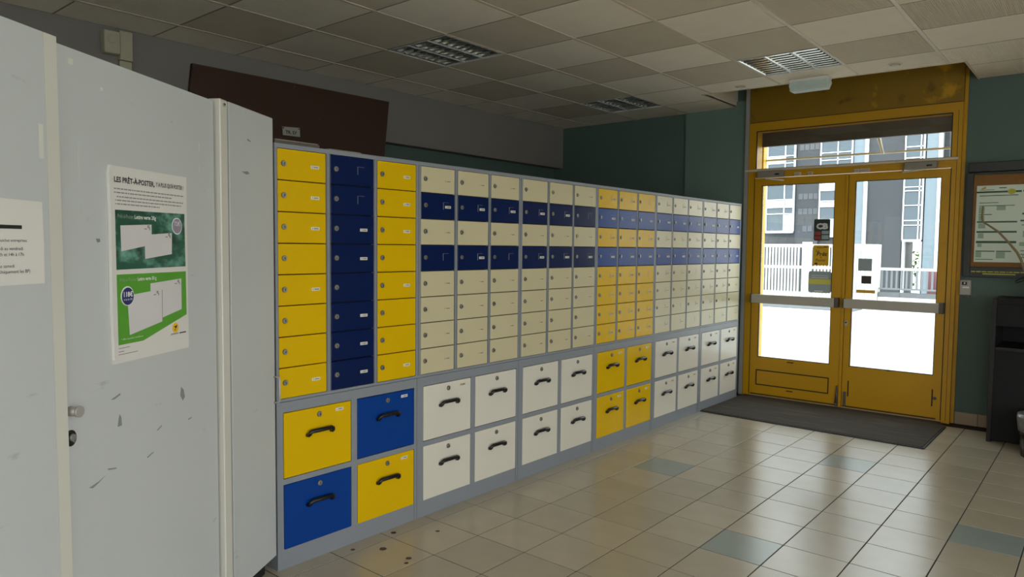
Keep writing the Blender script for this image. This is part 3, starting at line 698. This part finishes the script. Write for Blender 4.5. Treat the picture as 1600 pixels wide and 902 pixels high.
# kick plate outline, lower marks, lock, bolt
k = MB(); e = 0.006; y0 = YF - 0.001
for (xa, xb, za, zb) in ((0.110, 0.793, 0.259, 0.269), (0.110, 0.793, 0.117, 0.127), (0.110, 0.119, 0.127, 0.259), (0.784, 0.793, 0.127, 0.259)): k.box(xa, xb, y0, y0 + 0.003, za, zb, GSK)
k.build('flap_outline', ll)
k = MB(); k.box(0.41, 0.47, YF - 0.006, YF + 0.002, 0.366, 0.374, BLK).box(0.41, 0.47, YF - 0.006, YF + 0.002, 0.090, 0.097, BLK); k.build('flap_latch', ll)
box(0.060, 0.86, YF - 0.001, YF + 0.002, 0.022, 0.032, GSK, 'bottom_seal', ll)
k = MB(); k.tube([(0.868, YF - 0.008, 0.05), (0.868, YF - 0.010, 0.12), (0.868, YF - 0.006, 0.205)], [0.014, 0.012, 0.006], BARD, 8).box(0.850, 0.878, YF - 0.012, YF + 0.002, 0.015, 0.055, BARD); k.build('flush_bolt', ll)
k = MB(); k.box(0.957, 0.966, YF - 0.001, YF + 0.002, 0.120, 0.262, GSK).box(1.624, 1.633, YF - 0.001, YF + 0.002, 0.130, 0.275, GSK).box(1.27, 1.30, YF - 0.002, YF + 0.002, 0.388, 0.392, BLK); k.build('plate_slot', rl)
box(0.915, 1.66, YF - 0.001, YF + 0.002, 0.022, 0.032, GSK, 'bottom_seal', rl)
k = MB(); k.box(0.922, 0.945, YF - 0.006, YF + 0.002, 0.03, 0.16, BARD); k.build('flush_bolt', rl)
k = MB(); k.disc(0.925, 0.784, 0.013, YF - 0.004, YF + 0.002, ALU, 16, 0.026).disc(0.925, 0.790, 0.007, YF - 0.009, YF - 0.004, BLK, 12); k.build('lock', rl)
k = MB(); k.disc(1.648, 0.20, 0.014, YF - 0.003, YF + 0.002, BARD, 14); k.build('screw_plate', rl)
# hardware at the head
def closer(x0, x1, lab, arm):
    c = MB(); c.box(x0, x1, YF - 0.062, YF - 0.001, 2.130, 2.193, CLO, 0.005)
    o = c.build('door_closer', door); o['label'] = lab
    box(x1 - 0.075, x1 - 0.035, YF - 0.0635, YF - 0.062, 2.150, 2.162, BLK, 'maker_plate', o)
    MB().tube(arm, 0.008, RAL, 6).build('closer_arm', o)
closer(0.090, 0.335, 'left closer', [(0.17, YF - 0.035, 2.14), (0.17, YF - 0.045, 2.118), (0.34, YF - 0.03, 2.098)])
closer(1.355, 1.600, 'right closer', [(1.50, YF - 0.035, 2.14), (1.50, YF - 0.04, 2.126), (1.34, YF - 0.03, 2.112), (1.34, YF - 0.01, 2.135)])
for (x0, x1) in ((0.424, 0.484), (0.548, 0.590), (0.948, 0.992), (1.000, 1.076)):
    k = MB(); k.box(x0, x1, YF - 0.016, YF + 0.002, 2.138, 2.166, RAL, 0.002).box(x0 + 0.006, x1 - 0.006, YF - 0.020, YF - 0.016, 2.146, 2.154, CHR); k.build('head_catch', door)

# door stickers (each its own thing)
YG = YF + 0.0235
def sticker(name, label, pts, mt, th=0.0008):
    t = thing(name, label, 'sticker', (0, YG, 0), 0.0)
    MB().prism(pts, -th, 0.0, mt).build('backing', t); return t
def rect(x0, x1, z0, z1): return [(x0, z0), (x1, z0), (x1, z1), (x0, z1)]
def rrect(x0, x1, z0, z1, r):
    p = []
    for (cx, cz, a) in ((x0 + r, z0 + r, PI), (x1 - r, z0 + r, 1.5 * PI), (x1 - r, z1 - r, 0), (x0 + r, z1 - r, PI / 2)):
        for k in range(4): p.append((cx + r * math.cos(a + k * PI / 6), cz + r * math.sin(a + k * PI / 6)))
    return p
t = sticker('card_payment_sticker', 'dark green payment card sticker lettered CB on the left door pane', rrect(0.609, 0.752, 1.530, 1.728, 0.012), STG)
words('CB', 0.070, 0.681, -0.0012, 1.638, ENV, t, align='CENTER', width=0.105, bold=0.004)
k = MB(); k.box(0.616, 0.672, -0.0012, -0.0008, 1.582, 1.612, STR).box(0.616, 0.672, -0.0012, -0.0008, 1.542, 1.570, STR).box(0.680, 0.744, -0.0012, -0.0008, 1.590, 1.620, STY).box(0.680, 0.744, -0.0012, -0.0008, 1.542, 1.580, STY); k.build('card_block', t)
z0, z1, x0, x1 = 1.296, 1.490, 0.607, 0.752; pts = []
nx, nz = 9, 12
for k in range(nx): pts += [(x0 + (x1 - x0) * (k + .15) / nx, z0), (x0 + (x1 - x0) * (k + .5) / nx, z0 + .006), (x0 + (x1 - x0) * (k + .85) / nx, z0)]
for k in range(nz): pts += [(x1, z0 + (z1 - z0) * (k + .15) / nz), (x1 - .006, z0 + (z1 - z0) * (k + .5) / nz), (x1, z0 + (z1 - z0) * (k + .85) / nz)]
for k in range(nx): pts += [(x1 - (x1 - x0) * (k + .15) / nx, z1), (x1 - (x1 - x0) * (k + .5) / nx, z1 - .006), (x1 - (x1 - x0) * (k + .85) / nx, z1)]
for k in range(nz): pts += [(x0, z1 - (z1 - z0) * (k + .15) / nz), (x0 + .006, z1 - (z1 - z0) * (k + .5) / nz), (x0, z1 - (z1 - z0) * (k + .85) / nz)]
t = sticker('stamp_sticker', 'yellow stamp shaped sticker with toothed edge on the left door pane', pts, STM)
words('Le', 0.034, 0.630, -0.0012, 1.425, TXT, t, shear=0.2)
words('Prêt', 0.052, 0.638, -0.0012, 1.388, TXT, t, width=0.095, shear=0.2, bold=0.001)
words('à', 0.030, 0.672, -0.0012, 1.366, TXT, t, shear=0.2)
words('Poster', 0.036, 0.630, -0.0012, 1.338, TXT, t, width=0.095, shear=0.2)
k = MB(); k.box(0.625, 0.65, -0.0012, -0.0008, 1.310, 1.324, TXT).box(0.64, 0.70, -0.0012, -0.0008, 1.462, 1.467, TXT).box(0.70, 0.735, -0.0012, -0.0008, 1.466, 1.474, TXT); k.build('small_print', t)
t = sticker('striped_sticker', 'rounded grey sticker with a yellow band on the left door pane', rrect(0.574, 0.780, 1.046, 1.246, 0.020), STY)
k = MB(); k.box(0.578, 0.776, -0.0012, -0.0008, 1.125, 1.172, STL).box(0.60, 0.75, -0.0012, -0.0008, 1.185, 1.189, LBL).box(0.60, 0.75, -0.0012, -0.0008, 1.205, 1.208, LBL); k.build('yellow_band', t)
box(0.63, 0.71, -0.0012, -0.0008, 1.058, 1.066, LBL, 'small_print', t)
tag(MB().prism(rect(1.002, 1.117, 1.260, 1.371), -0.0008, 0.0, STY).build('square_sticker', None, (0, YG, 0)), 'plain grey square sticker on the right door pane', 'sticker')
tag(MB().prism(rect(1.033, 1.116, 1.146, 1.217), -0.0008, 0.0, STK).build('small_sticker', None, (0, YG, 0)), 'small black sticker below the grey square on the right pane', 'sticker')
tag(MB().prism(rect(0.995, 1.150, 1.062, 1.091), -0.0008, 0.0, STO).build('strip_sticker', None, (0, YG, 0)), 'narrow ochre strip sticker above the right push bar', 'sticker')

# doormat
t = thing('doormat', 'long dark brown grey doormat lying in front of the yellow doors', 'doormat', (0, 0, 0))
MB().slab([(0.004, 4.215), (1.745, 4.190), (1.750, 5.03), (1.70, 5.165), (0.004, 5.165)], 0.0006, 0.012, MAT).build('pile', t)
MB().slab([(0.002, 4.195), (1.760, 4.170), (1.745, 4.190), (0.004, 4.215)], 0.0006, 0.008, MATE).slab([(1.760, 4.170), (1.764, 5.03), (1.750, 5.03), (1.745, 4.190)], 0.0006, 0.008, MATE).build('rubber_edge', t)

# ------------------------------------------------------------------ right of the door: key switch, notice board, cabinet
WY = FY - 0.0
t = thing('key_switch', 'small grey wall box with dark window, right of the door frame', 'switch', (1.83, WY, 1.145))
MB().box(-0.042, 0.038, -0.045, 0.0, -0.062, 0.062, KEY, 0.005).build('case', t)
k = MB(); k.box(-0.025, 0.010, -0.0475, -0.045, 0.022, 0.048, BLK).box(-0.012, -0.002, -0.0485, -0.0475, 0.030, 0.042, ALUW); k.build('window', t)
box(-0.020, 0.026, -0.0465, -0.045, -0.004, 0.008, ALUW, 'strip', t)
box(-0.02, 0.03, -0.03, 0.0, -0.082, -0.064, BARD, 'cable_end', t)
t = thing('notice_board', 'dark framed cork notice board on the green wall right of the door', 'notice board', (0, WY, 0))
X0, X1 = 1.805, 3.35
k = MB(); k.box(X0, X0 + 0.05, -0.05, 0, 1.235, 2.08, BFR, 0.003).box(X1 - 0.05, X1, -0.05, 0, 1.235, 2.08, BFR, 0.003).box(X0 + 0.05, X1 - 0.05, -0.05, 0, 1.235, 1.318, BFR, 0.003).box(X0 + 0.05, X1 - 0.05, -0.05, 0, 2.062, 2.08, BFR)
k.box(X0 + 0.01, X1, -0.07, 0, 2.085, 2.16, BFR, 0.004); k.build('frame', t)
box(X0 + 0.05, X1 - 0.05, -0.03, 0, 1.318, 2.062, CORK, 'cork', t)
k = MB(); rr = random.Random(5); x = X0 + 0.06
while x < X0 + 0.50: l = rr.uniform(0.01, 0.04); k.box(x, x + l, -0.0508, -0.05, 1.276, 1.284, YGR); x += l + 0.006
k.box(X0 + 0.14, X0 + 0.36, -0.0508, -0.05, 1.258, 1.267, YGR); k.build('yellow_print', t)
t = thing('information_sheet', 'large pale sheet with green headings pinned on the cork board', 'poster', (0, WY - 0.031, 0))
PX0, PX1 = 1.877, 2.70
MB().prism([(PX0, 1.975), (PX1, 1.975), (PX1, 1.358), (PX0, 1.358)], -0.0012, 0.0, PAPG).build('sheet', t)
hb = MB(); fp = MB()
for (xa, xb, z, h) in ((0.0, 0.30, 1.922, .014), (0.31, 0.80, 1.924, .014), (0.02, 0.28, 1.893, .006), (0.02, 0.15, 1.836, .005), (0.02, 0.26, 1.812, .005), (0.02, 0.11, 1.742, .006), (0.01, 0.28, 1.682, .012), (0.01, 0.28, 1.602, .014), (0.01, 0.28, 1.520, .018), (0.01, 0.14, 1.446, .008), (0.15, 0.25, 1.446, .008), (0.01, 0.13, 1.380, .005),
                       (0.34, 0.56, 1.902, .008), (0.38, 0.47, 1.858, .007), (0.33, 0.47, 1.838, .006), (0.31, 0.44, 1.744, .014), (0.47, 0.8, 1.744, .014), (0.30, 0.8, 1.690, .012), (0.31, 0.45, 1.655, .005), (0.39, 0.8, 1.616, .006), (0.40, 0.52, 1.53, .006), (0.31, 0.8, 1.452, .006), (0.31, 0.42, 1.424, .006), (0.31, 0.8, 1.398, .006)):
    hb.box(PX0 + xa, PX0 + xb, -0.0016, -0.0012, z - h / 2, z + h / 2, GHD)
for (xa, xb, za, zb) in ((0.02, 0.06, 1.75, 1.805), (0.14, 0.20, 1.775, 1.81), (0.02, 0.06, 1.69, 1.735), (0.02, 0.07, 1.63, 1.672), (0.02, 0.06, 1.55, 1.592), (0.02, 0.05, 1.48, 1.508), (0.01, 0.05, 1.395, 1.44), (0.15, 0.21, 1.39, 1.44), (0.33, 0.8, 1.872, 1.898), (0.47, 0.53, 1.80, 1.86), (0.32, 0.38, 1.56, 1.61), (0.30, 0.36, 1.49, 1.52), (0.32, 0.8, 1.406, 1.418)):
    fp.box(PX0 + xa, PX0 + xb, -0.0015, -0.0012, za, zb, GPL)
tag(hb.build('green_heading', t), kind='stuff'); tag(fp.build('pale_green_box', t), kind='stuff')
k = MB(); k.prism([(PX0 + 0.025, 1.948), (PX0 + 0.06, 1.968), (PX0 + 0.062, 1.95), (PX0 + 0.04, 1.944)], -0.0016, -0.0012, STO).box(PX0 + 0.15, PX0 + 0.20, -0.0016, -0.0012, 1.950, 1.956, TXT).box(PX0 + 0.02, PX0 + 0.12, -0.0016, -0.0012, 1.938, 1.941, TXT); k.build('heading_mark', t)
tag(MB().disc(PX0 + 0.235, 1.922, 0.027, -0.0025, -0.0017, YGR, 20, 0.022).build('round_sticker', None, (0, WY - 0.031, 0)), 'round yellow green sticker on the top of the information sheet', 'sticker')
# charcoal cabinet
t = thing('cabinet', 'charcoal cabinet with an open slot, standing against the green wall', 'cabinet', (2.07, 4.745, 0.0))
CW, CD = 0.85, 0.49
k = MB(); k.box(0, 0.03, 0, CD, 0.0, 1.092, DSKE, 0.002).box(CW - 0.03, CW, 0, CD, 0, 1.092, DSK, 0.002).box(0.03, CW - 0.03, 0.0, CD, 1.05, 1.09, DSK).box(0.03, CW - 0.03, CD - 0.02, CD, 0.02, 1.05, DSK)
k.box(0.03, CW - 0.03, 0.012, 0.03, 0.02, 0.70, DSK).build('body', t)
box(0.03, CW - 0.03, 0.004, 0.022, 0.885, 1.05, DSK, 'fascia', t, 0.002)
box(0.03, CW - 0.03, -0.012, CD - 0.02, 0.703, 0.728, DSKE, 'shelf', t, 0.002)
# bin with a bag, partly out of the frame
t = thing('waste_bin', 'black bin with pale bag in front of the charcoal cabinet', 'bin', (2.45, 4.50, 0.0))
k = MB(); k.tube([(0, 0, 0.0), (0, 0, 0.26)], [0.145, 0.165], BLK, 20); k.build('bucket', t)
k = MB(); k.tube([(0, 0, 0.18), (0, 0, 0.27), (0, 0, 0.30), (0, 0, 0.275)], [0.166, 0.176, 0.172, 0.14], BAG, 20); k.build('bag', t)
# potted plant with a dry stem on the cabinet
t = thing('potted_plant', 'potted plant with a long bent dry stem on the charcoal cabinet', 'plant', (2.48, 4.93, 1.092))
k = MB(); k.tube([(0, 0, 0), (0, 0, 0.16), (0, 0, 0.162)], [0.085, 0.115, 0.09], POT, 20); k.build('pot', t)
MB().cyl((0, 0, 0.14), (0, 0, 0.166), 0.10, SOIL, n=16).build('soil', t)
q = Vector((2.48, 4.93, 1.092))
pts = [Vector(p) - q for p in ((2.47, 4.92, 1.24), (2.40, 4.87, 1.23), (2.30, 4.79, 1.27), (2.255, 4.75, 1.31), (2.235, 4.75, 1.38), (2.208, 4.75, 1.437), (2.150, 4.75, 1.515), (2.088, 4.75, 1.590), (2.030, 4.75, 1.635), (1.985, 4.75, 1.668), (1.977, 4.75, 1.70), (1.981, 4.75, 1.787))]
MB().tube(pts, [0.010, 0.010, 0.010, 0.010, 0.009, 0.009, 0.008, 0.008, 0.007, 0.007, 0.007, 0.005], TWG, 7).build('dry_stem', t)
for (a, l, hgt) in ((3.25, 0.24, 0.03), (3.6, 0.26, 0.01), (4.1, 0.24, 0.10), (5.2, 0.2, 0.2), (5.9, 0.2, 0.18)):
    k = MB(); pr = []
    dx, dy = math.cos(a), math.sin(a); nx2, ny2 = -dy, dx
    prev = None
    for s in range(6):
        f = s / 5; r = 0.05 + l * f; z = 0.17 + hgt * math.sin(f * PI * 0.9) * 1.6 - 0.06 * f; wd = 0.03 * math.sin(PI * (0.12 + 0.86 * f))
        cur = [k.bm.verts.new((dx * r + nx2 * wd * sg, dy * r + ny2 * wd * sg, z + 0.006 * abs(sg))) for sg in (-1, 0, 1)]
        if prev:
            fs = [k.bm.faces.new((prev[0], prev[1], cur[1], cur[0])), k.bm.faces.new((prev[1], prev[2], cur[2], cur[1]))]
            k._fin(fs, LEAF, True)
        prev = cur
    k.build('leaf', t)

# ------------------------------------------------------------------ outside the door
tag(box(-45, 40, FY + 0.221, 60, -0.2, -0.02, PAV, 'pavement'), kind='structure')
tag(MB().box(RX + 0.2, 40, -30, FY + 0.22, -0.2, -0.02, BNC).box(-45, RX + 0.2, -30, BY - 0.2, -0.2, -0.02, BNC).build('forecourt'), kind='structure')
tag(box(-0.3, 2.0, FY + 0.1, FY + 0.42, -0.02, 0.01, CRB, 'threshold'), kind='structure')
# white picket fence
t = thing('picket_fence', 'white metal picket fence across the pavement, left of the white gate wall', 'fence', (0, 18, 0))
pk = MB().box(-0.020, 0.020, -0.015, 0.015, 0.06, 1.53, FEN).mesh('picket')
x = -9.0
while x < -2.45:
    if abs(x + 3.54) > 0.14: put('picket', pk, t, (x, 0, 0))
    x += 0.086
for (za, zb) in ((1.52, 1.60), (0.95, 1.02), (0.06, 0.14)): box(-9.05, -2.40, -0.03, -0.016, za, zb, FEN, 'rail', t)
for x in (-3.54, -6.5): box(x - 0.105, x + 0.105, -0.07, 0.12, -0.02, 1.66, FEN, 'post', t, 0.01)
box(-9.05, -2.40, 0.02, 0.10, -0.02, 0.05, CRB, 'footing', t)
t = thing('gate_pier', 'white slotted pier between the picket fence and the grey railing', 'pier', (-2.09, 18, -0.02))
MB().box(-0.29, 0.27, 0, 0.4, 0, 1.625, FEN, 0.01).build('block', t)
k = MB()
for x in (-0.20, -0.11, 0.0): k.box(x - 0.006, x + 0.006, -0.002, 0.0, 0.1, 1.5, RAI)
k.build('groove', t)
t = thing('grey_railing', 'grey barred railing on a low kerb in front of the slate building', 'railing', (0, 18.2, 0))
rp_ = MB().box(-0.022, 0.022, -0.012, 0.012, 0.50, 0.96, RAI).mesh('bar')
x = -1.74
while x < 3.0:
    put('bar', rp_, t, (x, 0, 0)); x += 0.112
box(-1.80, 3.0, -0.03, 0.03, 0.955, 1.02, RAIW, 'top_rail', t); box(-1.80, 3.0, -0.03, 0.03, 0.47, 0.51, RAI, 'bottom_rail', t)
box(-1.80, 3.0, -0.06, 0.12, 0.28, 0.40, CRB, 'kerb', t); box(-1.80, 3.0, -0.08, 0.14, -0.02, 0.28, FEN, 'plinth', t)
t = thing('pink_panel', 'pinkish ribbed panel behind the right end of the grey railing', 'panel', (-0.55, 18.6, -0.02))
k = MB(); k.box(-0.25, 1.5, 0, 0.04, 0, 1.0, RED)
for q in range(16): k.box(-0.24 + q * 0.11, -0.21 + q * 0.11, -0.012, 0.0, 0.0, 1.0, RED)
k.build('sheet', t)
tag(box(-9, -2.0, 16.6, 17.5, -0.02, 0.0, CRB, 'gravel_strip'), kind='structure')
# slate building
t = thing('office_building', 'slate grey office building with white framed bay windows across the street', 'building', (0, 24, 0))
k = MB(); k.box(-16, -2.50, 0.30, 1.6, -0.02, 6.2, BGR).box(-1.98, 6, 0.30, 1.6, -0.02, 6.2, BGR).box(-2.50, -1.98, 0.30, 1.6, 1.75, 6.2, BGR)
k.build('wall', t)
for (xa, xb, mt) in ((-5.93, -5.16, BGR), (-3.60, -2.56, BGR), (-1.32, -0.4, BGR)): box(xa, xb, 0.10, 0.30, 1.0 if xa < -5 else 0.0, 6.2, mt, 'slate_panel', t)
for z in (3.30, 2.78, 2.18, 4.2, 5.0):
    for q in range(4):
        if z < 2.5 and q not in (1, 2): continue
        box(-5.84 + q * 0.17, -5.69 + q * 0.17, 0.085, 0.10, z - 0.09, z + 0.11, BGL, 'cladding_plate', t)
for (xa, xb) in ((-4.05, -3.72), (-1.92, -1.60)): box(xa, xb, 0.05, 0.30, 0.0, 6.2, BLB, 'pale_column', t)
for (xa, xb) in ((-3.71, -3.61), (-1.59, -1.49)): box(xa, xb, 0.0, 0.30, 0.0, 6.2, BWH, 'white_strip', t)
def bay(x0, x1, z0, trans, muls, blinds):
    f = MB(); zt = 6.0; w2 = 0.017
    f.box(x0 - 0.02, x0 + 0.02, -0.02, 0.1, z0, zt, BWH).box(x1 - 0.02, x1 + 0.02, -0.02, 0.1, z0, zt, BWH).box(x0, x1, -0.04, 0.1, z0 - 0.06, z0 + 0.02, BWH)
    for z in trans: f.box(x0 + 0.03, x1 - 0.03, -0.02, 0.1, z - w2, z + w2, BWH)
    for x in muls: f.box(x - w2, x + w2, -0.02, 0.1, z0, zt, BWH)
    o = f.build('bay_window', t)
    zs = [z0] + list(trans) + [zt]; xs = [x0] + list(muls) + [x1]
    for a in range(len(xs) - 1):
        for b2 in range(len(zs) - 1):
            mt = BLN if (a, b2) in blinds else (BGD if (a + b2) % 5 == 3 and b2 == 0 else BGS)
            box(xs[a] + 0.03, xs[a + 1] - 0.03, 0.02, 0.05, zs[b2] + 0.03, zs[b2 + 1] - 0.03, mt, 'pane', o)
bay(-6.93, -5.98, 2.10, (2.72, 2.95, 3.22, 3.75, 4.02, 4.5, 4.75), (-6.30,), {(0, 2), (1, 0), (0, 4), (1, 4), (1, 2), (0, 6)})
bay(-5.10, -4.10, 1.95, (2.50, 2.93, 3.12, 3.48, 4.02, 4.5, 4.75), (-4.55,), {(0, 0), (0, 2), (0, 4), (1, 2), (1, 4)})
bay(-2.51, -1.98, 1.80, (2.27, 2.42, 2.90, 3.36, 3.48, 4.0, 4.4, 4.75), (-2.07,), set())
k = MB(); k.box(-2.53, -2.47, 0.1, 0.35, -0.02, 1.75, BWH).box(-2.02, -1.96, 0.1, 0.35, -0.02, 1.75, BWH); k.build('passage_frame', t)
t = thing('street_shrub', 'light green shrub seen through the passage of the slate building', 'shrub', (-2.45, 26.8, -0.02))
k = MB(); rr = random.Random(9)
for q in range(160):
    c = Vector((rr.gauss(0, 0.22), rr.gauss(0, 0.2), 0.9 + rr.gauss(0, 0.35))); s = 0.07
    a, b2 = Vector((rr.uniform(-1, 1), rr.uniform(-1, 1), rr.uniform(-1, 1))).normalized() * s, Vector((rr.uniform(-1, 1), rr.uniform(-1, 1), rr.uniform(-1, 1))).normalized() * s
    vs = [k.bm.verts.new(c + v) for v in (a, b2, -a, -b2)]; k._fin([k.bm.faces.new(vs)], GRN)
tag(k.build('foliage', t), kind='stuff')
MB().tube([(0, 0, 0), (0.02, 0, 1.0)], [0.04, 0.02], TWG, 6).build('stem', t)
